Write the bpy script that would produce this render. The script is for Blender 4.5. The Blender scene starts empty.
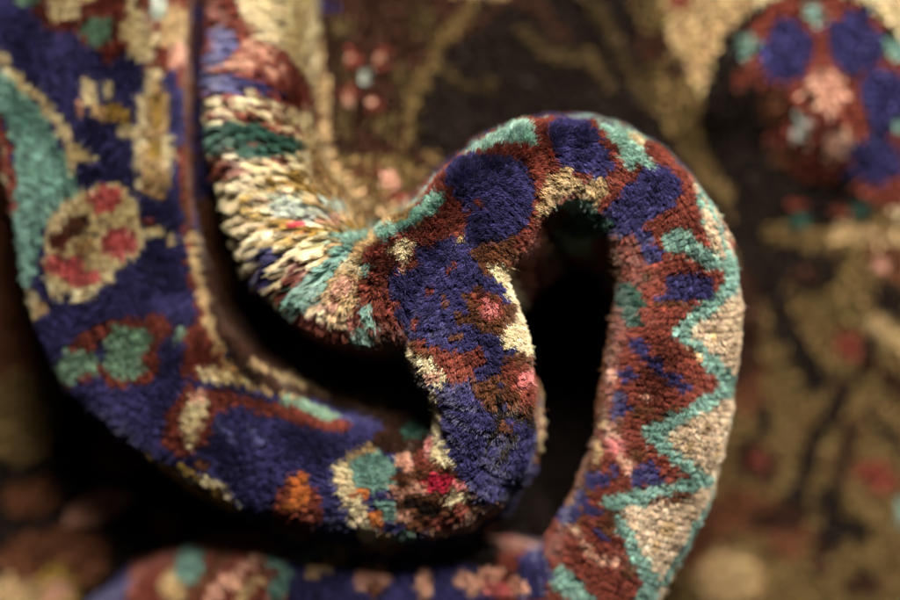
import bpy, math, random
import numpy as np

# ------------------------------------------------------------------ camera, world, lamp, exposure
S = 0.0003            # metres per photo pixel in the plane of focus
FOCUS_Z = 0.125       # height of the plane of focus above the floor
CAM_D = 0.55          # camera distance from the plane of focus

scene = bpy.context.scene
cd = bpy.data.cameras.new('camera')
cam = bpy.data.objects.new('camera', cd)
scene.collection.objects.link(cam)
scene.camera = cam
cam.location = (0.0, 0.0, FOCUS_Z + CAM_D)
cam.rotation_euler = (0.0, 0.0, 0.0)
cd.sensor_width = 36.0
cd.lens = 36.0 * CAM_D / (900 * S)
cd.clip_start = 0.01
cd.clip_end = 50.0
cd.dof.use_dof = True
cd.dof.focus_distance = CAM_D + 0.002
cd.dof.aperture_fstop = cd.lens / 40.0
cd.dof.aperture_blades = 0

world = bpy.data.worlds.new('World')
scene.world = world
world.use_nodes = True
wb = world.node_tree.nodes['Background']
wb.inputs['Color'].default_value = (1.0, 0.85, 0.68, 1.0)
wb.inputs['Strength'].default_value = 0.026

def area_lamp(name, loc, target, sx, sy, power, col):
    ld = bpy.data.lights.new(name, 'AREA')
    ld.shape = 'RECTANGLE'
    ld.size, ld.size_y = sx, sy
    ld.energy = power
    ld.color = col
    o = bpy.data.objects.new(name, ld)
    scene.collection.objects.link(o)
    o.location = loc
    from mathutils import Vector
    o.rotation_euler = (Vector(target) - Vector(loc)).to_track_quat('-Z', 'Y').to_euler()
    return o

area_lamp('window_lamp', (0.12, 0.58, 0.66), (0.0, 0.0, 0.10), 0.40, 0.28, 25.0, (1.0, 0.91, 0.77))

scene.view_settings.view_transform = 'Standard'
scene.view_settings.look = 'None'
scene.view_settings.exposure = 0.0
scene.view_settings.gamma = 1.0
scene.view_settings.use_curve_mapping = False
scene.cycles.use_denoising = True
scene.cycles.max_bounces = 6
scene.cycles.diffuse_bounces = 3
scene.cycles_curves.shape = 'RIBBONS'

# ------------------------------------------------------------------ rug geometry (numpy)
def unit(v):
    return v / np.maximum(np.linalg.norm(v, axis=-1, keepdims=True), 1e-12)

def place(px, py, dz):
    """A point of the photo at dz millimetres above the plane of focus -> metres."""
    f = (CAM_D - dz * 0.001) / CAM_D
    return np.array([(px - 450.0) * S * f, (300.0 - py) * S * f, FOCUS_Z + dz * 0.001])

def catmull(P, n=24):
    P = np.asarray(P, float)
    out = []
    for i in range(1, len(P) - 2):
        p0, p1, p2, p3 = P[i - 1], P[i], P[i + 1], P[i + 2]
        for t in np.linspace(0, 1, n, endpoint=False):
            out.append(0.5 * (2 * p1 + (p2 - p0) * t + (2 * p0 - 5 * p1 + 4 * p2 - p3) * t * t
                              + (3 * p1 - p0 - 3 * p2 + p3) * t ** 3))
    return np.array(out)

# every fold: px, py, crest dz (mm), visible half width (px), flatness, left leg (mm), right leg (mm),
#             left lean, right lean, roll (deg), pile length (px)
FOLD_ROLL = [
    (262, -160, -48, 52, .85, 45, 45, .1, .1, 0, 14),
    (258,  -60, -44, 52, .85, 45, 45, .1, .1, 0, 14),
    (256,   30, -36, 53, .85, 45, 45, .1, .1, 0, 15),
    (257,  110, -27, 55, .85, 45, 45, .1, .1, 0, 17),
    (268,  175, -21, 58, .80, 45, 45, .1, .1, 0, 18),
    (297,  235, -15, 66, .75, 45, 45, .1, .1, 0, 20),
    (350,  285,  -9, 60, .72, 45, 45, .1, .1, 0, 12.5),
    (408,  281,  -4, 68, .65, 45, 45, .1, .1, 0, 11.2),
    (453,  246,  -2, 58, .68, 45, 45, .1, .3, 0, 9.0),
    (490,  203,  -1, 58, .70, 45, 45, .1, .3, 0, 9.0),
    (525,  170,  -2, 52, .75, 45, 45, .1, .4, 0, 9.0),
    (582,  160,  -5, 45, .85, 45, 45, .1, .5, 0, 8.6),
    (640,  188,  -8, 52, .80, 45, 45, .1, .5, 0, 8.6),
    (676,  250, -10, 60, .75, 45, 45, .1, .15, 0, 8.0),
    (682,  320, -11, 64, .75, 45, 45, .1, -.15, 0, 8.0),
    (671,  400, -12, 69, .70, 45, 45, .1, -.3, 0, 8.0),
    (654,  478, -14, 66, .65, 45, 45, .1, -.3, 0, 8.0),
    (622,  552, -18, 66, .60, 45, 45, .1, -.25, 0, 8.0),
    (568,  618, -26, 68, .60, 45, 45, .1, -.15, 0, 8.0),
    (470,  638, -30, 80, .60, 45, 40, .1, .15, 0, 8.0),
    (365,  626, -34, 84, .60, 45, 35, .1, .15, 0, 8.0),
    (260,  622, -40, 86, .60, 45, 30, .1, .15, 0, 8.0),
    (175,  655, -50, 90, .60, 45, 30, .1, .15, 0, 8.0),
    ( 50,  780, -75, 96, .60, 40, 30, .1, .15, 0, 8.0),
    (-30,  870, -90, 96, .60, 40, 30, .1, .15, 0, 8.0),
]
FOLD_BAND = [
    (430,  150, -10, 46, .85, 45, 45, .1, .1, 0, 9.0),
    (458,  222,  -4, 42, .85, 45, 45, .1, .1, 0, 9.0),
    (461,  292,   0, 51, .76, 45, 45, -.2, .1, 0, 9.0),
    (466,  335,   0, 62, .70, 45, 45, -.2, .1, 0, 9.0),
    (476,  362,   0, 58, .73, 45, 45, -.2, .1, 0, 9.0),
    (488,  412,  -2, 51, .80, 20, 45, .05, .1, 0, 9.0),
    (468,  463,  -8, 53, .75, 16, 45, .40, .2, 0, 9.0),
    (425,  487, -13, 54, .70, 16, 45, .42, .3, 0, 8.6),
    (370,  486, -16, 56, .65, 18, 45, .35, .4, 0, 8.6),
    (310,  471, -19, 60, .60, 15, 45, .38, .5, 0, 8.6),
    (245,  442, -21, 65, .55, 13, 45, .38, .5, 0, 8.6),
    (182,  396, -24, 75, .50, 14, 22, .15, .3, 0, 8.6),
    (128,  330, -27, 90, .45, 30, 8, .05, .1, 0, 8.6),
    (100,  250, -28, 91, .42, 45, 6, .1, .1, 0, 8.6),
    ( 87,  160, -30, 92, .40, 45, 6, .1, .1, 0, 8.6),
    ( 80,   60, -34, 98, .40, 45, 6, .1, .1, 0, 8.6),
    ( 78,  -40, -39, 102, .40, 45, 6, .1, .1, 0, 8.6),
    ( 84, -150, -36, 104, .40, 45, 6, .1, .1, 0, 8.6),
    ( 84, -260, -42, 104, .40, 45, 6, .1, .1, 0, 8.6),
]
NL, NR = 13, 13       # knots down each leg

def fold_grid(ctrl, na, pitch_px=6.4):
    """Knot corners of one fold: (rows+1, cols+1, 3) points, same-shape normals, row/column directions, pile length."""
    rows = []
    for r in ctrl:
        p = place(r[0], r[1], r[2])
        f = (CAM_D - r[2] * .001) / CAM_D * S
        pile = r[10] * f
        rows.append([p[0], p[1], p[2] - pile * .8, (r[3] * f - pile * .75), r[4], r[5] * .001, r[6] * .001,
                     r[7], r[8], math.radians(r[9]), pile])
    D = catmull(rows)
    # smooth widths etc. a touch and resample by arc length
    seg = np.linalg.norm(np.diff(D[:, :3], axis=0), axis=1)
    s = np.concatenate([[0], np.cumsum(seg)])
    n = max(4, int(s[-1] / (pitch_px * S)))
    t = np.linspace(0, s[-1], n + 1)
    D = np.stack([np.interp(t, s, D[:, k]) for k in range(D.shape[1])], 1)
    for _ in range(3):
        E = D.copy(); E[1:-1] = (D[:-2] + 2 * D[1:-1] + D[2:]) / 4; D = E
    T = np.gradient(D[:, :3], axis=0)
    T /= np.linalg.norm(T, axis=1)[:, None]
    Z = np.array([0, 0, 1.0])
    U = Z - (T @ Z)[:, None] * T
    U /= np.linalg.norm(U, axis=1)[:, None]
    R = np.cross(T, U)
    ro = D[:, 9]
    U, R = U * np.cos(ro)[:, None] + R * np.sin(ro)[:, None], R * np.cos(ro)[:, None] - U * np.sin(ro)[:, None]
    w, fl = D[:, 3], D[:, 4]
    h = w * fl
    C = D[:, :3] - h[:, None] * U
    cols = []
    for j in range(NL, 0, -1):
        d = D[:, 5] * j / NL
        cols.append(C - R * (w + D[:, 7] * d)[:, None] - U * d[:, None])
    # the arc, equal steps along its length
    th = np.linspace(math.pi, 0, 241)
    ex = np.sign(np.cos(th)) * np.abs(np.cos(th)) ** .9
    ey = np.abs(np.sin(th)) ** .9
    for i in range(na + 1):
        pos = np.empty((len(D), 3))
        for a in range(len(D)):
            X, Y = ex * w[a], ey * h[a]
            q = np.concatenate([[0], np.cumsum(np.hypot(np.diff(X), np.diff(Y)))])
            k = q[-1] * i / na
            pos[a] = C[a] + R[a] * np.interp(k, q, X) + U[a] * np.interp(k, q, Y)
        cols.append(pos)
    for j in range(1, NR + 1):
        d = D[:, 6] * j / NR
        cols.append(C + R * (w + D[:, 8] * d)[:, None] - U * d[:, None])
    G = np.stack(cols, 1)
    # the rug is not a pipe: soft dents, and creases across the tight bends
    nrm = grid_normals(G)
    if nrm[:, NL + na // 2, 2].mean() < 0: nrm = -nrm
    ss = t[:, None] / S; vv = np.linspace(-1, 1, G.shape[1])[None, :]
    bump = (np.sin(ss * .031 + 4.2 * vv + 1.0) * .55 + np.sin(ss * .072 - 6.5 * vv) * .35 + np.sin(ss * .017 + 9 * vv + 2) * .4
            + np.sin(ss * .13 + 11 * vv + .6) * .16)
    bend = np.abs(np.gradient(np.unwrap(np.arctan2(T[:, 1], T[:, 0])))) / (pitch_px)
    for _ in range(6):
        bend[1:-1] = (bend[:-2] + 2 * bend[1:-1] + bend[2:]) / 4
    tight = np.clip(bend / .011 - .35, 0, 1)[:, None]
    crease = -np.abs(np.sin(ss * .118 + 2.4 * vv + .5)) ** 6 * tight * 2.0
    G = G + nrm * ((bump * .9 + crease) * .001)[:, :, None]
    return G, D[:, 10]

def splay_of(pl):
    return np.clip((pl[:-1] / S - 11.5) / 7, 0, 1)

def grid_normals(G):
    a = np.gradient(G, axis=0); b = np.gradient(G, axis=1)
    n = np.cross(a, b)
    n /= np.maximum(np.linalg.norm(n, axis=2, keepdims=True), 1e-12)
    return -n if False else n

def cell_mean(A):
    return (A[:-1, :-1] + A[1:, :-1] + A[:-1, 1:] + A[1:, 1:]) / 4

NA_ROLL, NA_BAND = 26, 28

# the spread rug: a rumpled sheet.  px, py, dz (mm), reach (px)
RUMPLE = [
    (860, 60, -60, 120), (700, 20, -74, 110), (735, 165, -104, 60), (820, 215, -98, 60), (600, 60, -88, 120), (540, 130, -90, 90), (440, 60, -72, 90),
    (365, 90, -58, 80), (380, 200, -48, 70), (300, 60, -66, 60), (190, 150, -62, 60), (190, 300, -62, 60), (300, 360, -64, 70),
    (400, 390, -64, 60), (550, 300, -95, 70), (550, 450, -95, 70), (480, 560, -62, 80), (300, 590, -52, 110), (200, 590, -58, 80),
    (90, 520, -78, 100), (20, 420, -84, 110), (20, 600, -80, 110), (760, 240, -92, 100), (860, 280, -86, 110),
    (800, 400, -112, 120), (880, 500, -110, 120), (740, 560, -108, 110), (900, 620, -100, 150), (1000, 100, -70, 170), (1000, 400, -95, 200),
    (-80, 200, -95, 150), (-100, 500, -110, 200), (500, -80, -92, 150), (250, -60, -80, 120), (0, -60, -95, 150), (800, -100, -66, 160),
    (500, 740, -85, 160), (150, 740, -95, 160), (800, 760, -105, 200), (650, 300, -75, 80), (100, 200, -75, 100),
]
def rumple_height(px, py):
    num = np.zeros_like(px, float); den = np.zeros_like(px, float) + 1e-9
    for (x, y, d, r) in RUMPLE:
        k = np.exp(-((px - x) ** 2 + (py - y) ** 2) / (2 * (r * .62) ** 2)) + 1e-7
        num += k * d; den += k
    return num / den

SPREAD_PITCH = 0.0025
def spread_grid():
    nx, ny = 216, 152
    xs = (np.arange(nx + 1) - nx / 2) * SPREAD_PITCH
    ys = (np.arange(ny + 1) - ny / 2) * SPREAD_PITCH
    X, Y = np.meshgrid(xs, ys)            # rows = y
    f = (CAM_D + .08) / CAM_D * S
    dz = rumple_height(X / f + 450, 300 - Y / f)
    ripple = 2.2 * np.sin(X * 95 + 1.3 * np.sin(Y * 60)) * np.sin(Y * 70 + 1.0) + 1.2 * np.sin(X * 190 + Y * 140)
    Z = FOCUS_Z + (dz + ripple) * .001
    return np.stack([X, Y, np.maximum(Z, .006)], 2)

def nap(G, along, across, seed, splay=None):
    """Nap direction per knot: brushed along the rows, wandering slowly."""
    a = unit(np.gradient(G, axis=0)); b = unit(np.gradient(G, axis=1))
    a, b = cell_mean(a), cell_mean(b)
    R, C = a.shape[:2]
    r = np.random.default_rng(seed)
    ph = r.random(4) * 6
    ii, jj = np.mgrid[0:R, 0:C]
    w1 = np.sin(ii * .21 + jj * .33 + ph[0]) * .16 + np.sin(ii * .07 - jj * .5 + ph[1]) * .12
    w2 = np.sin(ii * .17 - jj * .27 + ph[2]) * .16 + np.sin(ii * .35 + jj * .12 + ph[3]) * .1
    if splay is not None:      # opened pile leans out over the edge of the fold
        across = across + (.95 * splay)[:, None]; along = along * (1 - splay)[:, None] - (.38 * splay)[:, None]
    return a * (along + w1)[..., None] + b * (across + w2)[..., None]

NAP_ROLL, NAP_BAND, NAP_SPREAD = (.30, .25, 3), (.35, .15, 4), (-.1, -.25)

# ------------------------------------------------------------------ weaving charts: one list per row of knots, each number = dye * 1000 + how many knots of it
CHART_ROLL = [  # brown down the zigzag's inner side also paints in the cavity's shade
[10002,1003,10004,1002,10017,3018,1004,10002],
[10002,1003,10004,1002,10017,3019,1003,10002],
[10003,1002,10005,1001,10017,3024],
[10003,1001,10006,1001,10017,3024],
[10028,3023,2001],
[10028,3022,2001,3001],
[10028,3020,2003,3001],
[10028,3018,2004,3002],
[10028,3017,2004,3002,2001],
[10028,3015,2004,3003,2002],
[10027,3018,2002,3002,2003],
[3001,10026,3016,2002,3002,2003,3002],
[3001,10026,3019,2003,3001,2002],
[3001,10026,3018,2003,3001,2003],
[3002,10024,3017,2003,3001,2005],
[12001,3001,10023,3005,2005,3006,2003,3002,2005,3001],
[3002,10022,3004,2006,3006,2003,3002,2005,3001,10001],
[12002,10005,3001,10016,3003,2006,3006,2002,3002,2005,3002,10002],
[12002,10004,3002,10016,3003,2006,3004,2003,3002,2004,3002,10004],
[12001,3001,10004,3002,10014,3001,12003,3001,2005,3005,2001,3002,2005,3001,10004,3002],
[3001,12001,10003,3002,12001,3001,10011,3001,12004,3002,12001,2007,3004,2005,3001,10004,3002,10001],
[1001,12002,10002,12002,3002,10009,3002,12004,3001,12003,3001,2005,3003,2005,3002,10004,3001,10001,8002],
[1001,3001,12001,10002,12002,3002,10008,3003,12002,3001,12006,2001,3001,2002,3002,2006,3001,10005,3001,10001,8002,6001],
[1001,3001,12001,3001,12001,3004,10007,3007,12005,3005,2007,3001,10004,3002,10001,8002,6002],
[1002,12004,3003,10006,3003,12003,3006,1001,2010,3002,10003,3002,10001,8003,6001,8002],
[10001,1001,12004,3004,10005,3004,12002,3004,1002,2009,3002,10004,3002,10001,8002,6003,8001,10001],
[10001,1001,3004,1001,3003,10004,3009,1003,2008,3003,10004,3002,10001,8002,6002,8002,10002],
[10002,3008,10001,3010,1006,2004,3004,10005,3001,10001,8002,6003,8002,10001,3002],
[10002,1001,3002,1001,10001,3013,1006,3004,10008,3002,10001,8001,6003,8002,10002,3003],
[3002,1001,3004,10002,3010,1001,3001,1002,3001,10004,3002,10006,3002,10002,8001,6002,8003,10001,3005],
[8001,10001,1001,3001,1001,3001,10003,3002,10001,3010,10005,3002,10004,3004,10001,8002,6002,8002,10002,3006],
[8001,3002,1002,10002,3001,10001,3002,10002,3004,10001,3001,10003,3003,10005,3004,10002,8002,6003,8002,10002,3006,10001],
[8002,10001,1002,3002,8001,10001,3002,10007,3003,10005,3004,10003,8003,6004,8001,10002,3007,10002],
[8002,3001,1001,3001,10001,8002,3003,10012,3004,10001,8006,6003,8003,10001,3008,10003],
[8002,10003,3001,8002,3001,10001,3001,10009,3003,8009,6003,8004,10001,3007,10005],
[8002,3002,10001,3001,8003,10001,3001,10006,3004,8014,10002,3008,10007],
[8001,3001,8001,10002,8004,10007,3002,8015,10001,3009,10009],
[10001,8002,10001,3001,8002,10001,8001,10002,11001,10005,8014,10001,3009,10011],
[10001,8002,3001,8002,3001,10002,3001,10001,11002,10004,8006,3002,8003,10002,3009,10013],
[10002,8004,3001,10004,11003,10002,8011,10001,3007,10017],
[10002,3001,8003,10001,16001,10003,11003,10004,8008,10001,3005,10020],
[10002,8003,3001,10001,16001,10001,8001,10001,11004,10004,3003,10005,3002,10023],
[16001,10001,8003,10001,16003,10002,11004,10004,3001,10032],
[10003,8002,10001,16003,10002,11004,10037],
[10001,16001,10001,8001,3001,10001,16002,10003,11005,10001,16002,10033],
[10001,17001,10003,16001,10005,11005,10001,16007,10004,16002,10022],
[16001,17001,10006,16001,10002,11006,10001,16002,10001,16008,10023],
[16001,17001,16001,10003,17001,11001,16001,10002,11006,10001,16002,10004,17001,10003,16002,10022],
[10002,16001,10001,16001,10001,17002,16001,11008,16002,10002,17004,10002,16002,10023],
[10001,16001,10001,16002,17003,11009,16001,10002,17005,10001,16002,10022,1002],
[16002,17001,16001,10001,17003,11008,16002,10001,17005,10001,16002,10019,1006],
[10002,17001,10001,17003,11009,16001,11002,17004,10001,16002,10018,1005,10002,3001],
[10001,16001,17004,12002,17001,16001,11006,16001,11001,17004,10001,16002,10003,16001,10013,1004,10002,3004],
[10001,16001,10001,17003,11003,16001,11006,17001,11001,17004,14001,16001,10002,16001,10001,1004,10008,1004,3008],
[3001,10001,16001,17003,11001,16001,12001,16001,11005,17006,14001,16001,10001,16002,10001,1008,10002,1005,3010],
[3001,10001,16001,17002,10001,7002,12001,17001,11004,17003,11002,12001,10001,16001,10001,16002,10002,1014,3011],
[10004,17001,16001,11001,7001,16001,17001,11004,17003,12002,11001,16002,10010,1007,10002,3011],
[6001,10001,16001,14002,10001,11001,6001,11001,17001,11006,12002,11002,10013,3002,10004,3001,6001,3011],
[6001,10002,16002,7001,6002,7001,17002,11006,16002,7002,10004,3002,10004,3004,10002,3002,6002,3011],
[11001,6001,10002,16001,11001,6001,11001,7001,12001,17001,16002,11002,16002,11001,7001,11003,10003,3009,10002,6001,3015],
[11001,6001,10003,6001,11002,6001,11001,17001,16005,7003,11001,6002,11001,10003,3004,6007,3015],
[12001,11001,10003,6001,11003,16001,11001,7007,6017,3017],
[12001,11001,10002,11001,6001,11003,7001,11003,7003,6018,3018],
[11001,12001,6001,10001,6001,10001,11003,7001,16001,6001,11004,6001,11003,10003,11003,6005,11001,10001,3018,5001],
[4001,12001,6001,11001,6001,11001,3002,6002,16001,3001,11009,10002,11007,12001,10002,3018,5001],
[3001,11002,6002,11001,3001,11002,6001,7001,3001,11009,10002,11001,12004,4001,12002,11002,3018,5001],
[3001,4001,11001,6001,10001,11005,7001,3001,11004,6002,11003,10002,11001,12003,11006,3017,5002],
[3001,4001,11001,10002,3002,11004,6002,11002,7001,11003,3003,6001,11007,3004,6005,3011,5002],
[3002,11001,10002,3002,11002,6001,11001,6001,7001,6002,11003,3004,6001,11001,4003,11001,3004,6004,3012,10004],
[1001,3001,11001,10002,3003,11003,7001,6002,11006,3002,6002,4001,3003,6004,3001,4011,10002,4006],
[1001,3001,11001,10001,3003,6002,11002,6002,11006,3015,4018],
[1002,6002,3004,6001,11001,7007,11002,3015,4016,3002],
[1002,3001,6001,3004,6001,11002,7001,11001,7004,6001,11001,3016,4009,3001,1007],
[1002,3001,6001,3002,10001,3001,6001,7001,11002,7002,11001,7002,6001,3006,1004,3001,1007,3004,1012],
[1002,3003,10002,3001,6001,7001,11005,7002,6002,3001,10001,3002,1009,3001,1014,4001,1001,4001,1002],
[1002,3003,10002,3002,7002,11005,7001,6001,3002,10002,3001,12001,1008,3001,1011,4005,1003],
[1003,3002,10002,3001,6001,7002,11004,7002,6001,3001,10003,12002,1017,4004,1007],
[1002,12001,3002,10001,3002,6001,7002,11004,7002,3002,10004,3001,1025,4003],
[1002,12001,3001,10002,3002,6001,7002,11004,7002,6001,3001,10003,3002,1004,3002,1001,4001,1003,4004,1001,4002,1003,4007],
[1002,3002,10002,3001,11001,6001,7001,11006,7001,6001,3001,10002,3001,1014,4009,3006,4001],
[1002,3001,12001,10002,3002,6001,7002,11005,7001,6001,3002,10001,1014,4006,3002,13006,3001,4002],
[1003,10002,3003,6001,7002,11005,7001,6001,3004,1011,4002,3001,4001,3003,13007,3001,4004],
[11001,1002,3004,6002,7002,11005,7001,6001,3005,1005,3001,1005,3007,13004,3001,4006],
[1005,3002,6002,7001,11005,6001,7001,6001,11001,3004,1006,3001,1004,4007,3001,4002,3002,4004,10002],
[1001,3001,1002,3003,6002,7001,11003,6002,7002,6001,3006,1014,3006,10008],
[1001,3001,1002,3003,6002,7001,11001,3004,6001,7001,6001,3006,1011,3004,10009,3004],
[1001,3007,6001,7001,11001,3002,6001,3001,7002,6002,3006,11001,1002,4006,10011,3007],
[1002,3006,7002,6001,3003,6001,7002,6002,3006,1004,4004,10008,3011],
[1002,3004,1002,6001,7002,3004,6001,7001,6002,3006,1004,4006,3017],
[1002,3004,1002,3001,7001,6001,3004,6001,7002,6001,3005,1006,4006,3016],
[1001,3005,1003,7002,3006,6001,3004,1001,3001,1007,4004,3017],
[1002,3003,1004,7002,3008,1013,4001,3019],
[1002,3003,1004,3001,6001,3005,1007,3002,1007,4001,3019],
[1003,3002,1004,3001,6001,3001,1001,3001,1019,3019],
[1002,3001,1007,3003,1020,3019],
[1007,3001,1002,3001,1022,3019],
[1006,3003,1001,3001,1001,3001,1019,3020],
[1006,3001,6001,7001,1002,7001,3001,7001,3001,1017,3001,11002,4001,3003,4003,3010],
[3001,1005,3001,6001,7001,1002,7005,3002,1013,3001,11005,4003,3012],
[3001,1005,6003,1002,7007,3002,1011,3001,11007,4001,3012],
[3002,1003,3001,6001,7001,6001,3001,1001,3003,7004,3004,1008,3002,11004,4002,3001,4002,3011],
[3002,1003,3001,7001,3001,6001,7001,1001,3002,7001,6005,3004,1006,3003,11003,4008,3009],
[3002,1003,3003,7005,6007,3010,11006,3001,11002,4004,3009],
[1001,3001,1002,3001,7001,3001,1001,3001,6001,7001,6001,7004,6004,7001,3008,11009,3001,4003,3010],
[1001,3002,1001,3001,7001,1002,3001,6001,7001,3003,7008,3006,11008,3001,11001,4004,3010],
[1002,3004,1003,6002,7001,3016,11007,6001,3002,4002,9001,4002,3009],
[1002,3004,1003,7001,6001,3017,11006,3001,6004,4003,9001,3009],
[1002,3002,7001,1004,3001,7001,3006,1010,11007,3001,6004,4005,3008],
[1002,3003,1004,3001,7001,1001,3002,1013,11007,6005,4004,9001,3008],
[1003,3002,1002,3001,1001,3002,1017,3001,11004,3001,6005,4004,9002,3007],
[1003,3001,1003,7001,1002,3001,1017,3001,11003,3002,6006,4001,8002,4001,9002,3006],
[1006,3001,7001,3001,1001,3001,1017,3002,11003,3001,6006,4001,8002,4001,9001,3007],
[3001,1005,7003,1002,3006,1011,3002,11003,3001,6006,4001,8001,4001,9002,3007],
[3001,1004,3001,7003,1002,7001,3001,7003,3003,1001,3001,1008,11005,6006,8003,9003,3006],
[3002,1003,3001,6001,7002,3001,1001,7008,3003,1006,11005,6006,8004,9003,3006],
[3002,1003,3001,7001,3001,7001,3001,1001,7009,3004,1002,3003,11004,6003,8007,9003,3006],
[1001,3001,1003,7002,3001,7002,3001,7010,6002,3007,11004,6002,8007,9003,3006],
[1001,3002,1001,3001,6001,3003,7004,10004,7002,6005,3010,6001,8008,9003,3006],
[1002,3001,1001,3001,6001,1002,3001,7002,10006,7003,6004,3010,8009,9004,3005],
[1002,6001,3001,6001,7001,1001,3002,10001,7001,10002,3006,7003,3004,1008,8009,9004,3005],
[1002,6003,7001,1001,3002,10001,7001,3009,7002,1012,8008,9005,3005],
[1002,3001,6002,1002,3003,10001,3008,1015,8008,9005,3005],
[1003,6001,7001,1001,3004,10001,3007,1016,8007,6003,9004,3004],
[3001,1002,3001,7001,1001,3013,1015,8007,4001,6002,9004,3004],
[3001,1005,3001,6001,3011,1020,4003,6002,9004,3004],
[3002,1004,3001,19001,6001,3011,1016,4006,6001,9005,3004],
[6001,3001,1003,3002,19001,6001,3004,19001,3001,6001,19001,3005,1012,3001,4008,9004,3005],
[6001,3001,1003,3001,6001,19002,3002,6007,3011,1002,3004,4009,9003,3005],
[6002,1003,3001,19004,3001,6005,19001,6002,3009,1003,3004,4010,9003,3004],
[6002,3001,1001,3002,19003,6001,3001,6006,19002,3009,1003,3004,4010,9002,3005],
[3001,6001,3001,1001,3002,19002,6001,19001,6003,19002,6002,19002,6001,3003,6004,3002,1002,3004,4012,3005],
[3001,6001,3004,19002,6003,19002,6001,19002,6001,19003,3002,6005,3001,1003,3004,4013,3004],
[3002,6001,3003,6006,19003,3001,6002,19002,3002,6005,1004,3005,4006,3005,1002,3003],
[1001,3001,6001,3003,6005,19002,3001,19003,6001,19002,3001,6005,3002,1003,3005,4006,3005,1003,3001,1001],
[1001,3001,6001,3002,6001,3001,6005,19002,3002,19001,6001,19002,6004,3012,4006,3001,8002,3002,1003,3001,1001],
[1002,6002,3001,6001,3001,6002,19002,6001,19001,6001,19002,6002,19001,6004,3007,4002,3004,4006,3001,8002,3002,1003,3001,1001],
[1002,6007,19001,3001,6011,3008,4002,3004,4006,8003,3001,4001,1002,3001,1002],
[4001,1001,3001,6002,3001,6001,19001,6002,19001,6008,3004,1005,3006,8002,4006,8004,4001,1002,3001,1001,4001],
[3001,1001,3001,6002,3001,6001,19001,6002,3001,6008,3002,1007,3005,8004,4005,8004,3004,1001,3001],
[3002,1001,6002,3001,19003,6001,19001,6009,3001,1007,3004,8006,4004,8004,3001,4001,3002,1001,3001],
[6001,3001,1001,3002,6001,19003,6003,19001,6001,19002,6005,1009,3002,8006,4001,8001,4001,8005,3001,4001,3002,4001,3001],
[6002,1001,3001,1001,6001,19003,6002,19008,6004,3002,4005,3001,8007,4004,8004,3005,6001],
[6002,1003,6001,19003,6002,11003,19006,6004,3008,8005,4005,3003,8002,3002,1001,3001,6001],
[6002,3001,1002,19005,6001,19002,11002,19006,6004,3007,8003,3001,4006,3003,8001,3003,4001,3002],
[3001,6002,1001,6001,19009,11001,19008,6003,3006,8003,3001,4006,3006,1001,3003],
[3001,6004,11001,19014,11001,19003,6003,3004,8003,3002,4006,3006,4001,3003],
[3001,4001,6003,11001,6002,19012,11001,19003,6003,3009,4006,3003,1001,8001,3005],
[3002,19001,6001,19002,6002,19014,6004,3010,4006,3003,1001,3006],
[3002,19004,6002,19013,6002,4002,3006,1002,3003,4006,3010],
[1001,3001,6001,19002,6001,3002,6001,19010,6003,11001,4001,3006,1003,3003,4007,3009],
[1001,3001,4001,19002,6001,3001,6002,19009,6004,3008,1002,3003,4009,3008],
[3002,4001,6003,3001,6002,19007,6005,3007,1003,3004,4010,3007],
[3001,1001,3001,6002,3001,6003,19002,6008,3009,1002,3005,4009,3008],
[3001,1001,3001,11001,6001,3001,6001,19001,6002,19001,6007,3007,1004,3003,1001,3004,4003,3012],
[4001,3005,6001,19002,6001,19001,6008,3004,1004,3004,1003,12002,4004,12004,3008],
[6001,3004,6001,19003,6001,19001,6010,3003,1001,3007,1001,3001,12002,4004,12005,3003,1004],
[6001,4001,1001,3002,6001,19003,6002,19007,6004,3014,4004,12006,3001,1005],
[6002,3003,6001,11001,19002,6002,19008,6004,3006,12001,3002,1002,3003,4004,3001,12003,3004,1003],
[6002,3003,19001,11001,19003,6001,19010,6003,4002,3006,1002,3001,4006,3011],
[6002,3002,6001,19005,6001,19002,6001,19008,6004,4001,3001,4003,1003,3002,4005,3004,1004,3003],
[6001,19001,6001,3001,6001,19014,11001,19003,6003,4002,3001,4002,3001,1002,3001,4007,3003,1007],
[6001,19001,6003,19014,11001,19004,6004,3004,4001,1001,3001,4008,3001,1008],
[3001,6003,19021,6004,3003,4003,11001,4007,3002,1007],
[3001,6001,19001,6001,19003,6001,19008,11001,19004,11001,19003,6004,3003,4002,12001,11002,4006,3003,1006],
[1001,3001,19004,6002,19008,11001,19004,11001,19002,6004,3004,12003,3002,4004,11002,4001,11001,3001,4004,1002],
[1001,3001,19004,6002,19001,11001,19001,11001,19010,6004,3005,13003,3004,4002,11004,12002,4005,3001],
[1001,3001,19002,11001,6004,11001,19010,6004,3003,4003,3001,13003,3003,4004,3003,12002,4006],
[6001,1001,6001,19001,11001,6002,19001,6001,19009,6004,3004,1001,3001,4002,3001,12001,13002,3002,11002,4002,11001,3003,12004,4004],
[6001,1001,6001,19002,3001,4001,19008,6005,3005,1003,3001,12003,3003,11002,4003,11002,3003,12005,3002],
[6002,3001,6003,19005,6001,19001,6001,19001,6007,3002,1005,12002,3004,11002,4004,11001,3004,13001,12001,13003,3001],
[6002,3001,6003,19003,6001,19002,6001,19001,6001,19003,6006,1005,12001,3001,1002,3002,11001,4005,11002,3004,13005],
[19001,4001,3003,4001,19003,6001,19002,6002,19005,4003,6004,3001,1002,3002,1001,3002,4008,11003,3003,13004],
[19002,6001,3001,6001,4001,19004,6001,19001,6001,19001,6001,19005,4004,6004,3004,1003,4009,11003,3003,13002],
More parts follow.
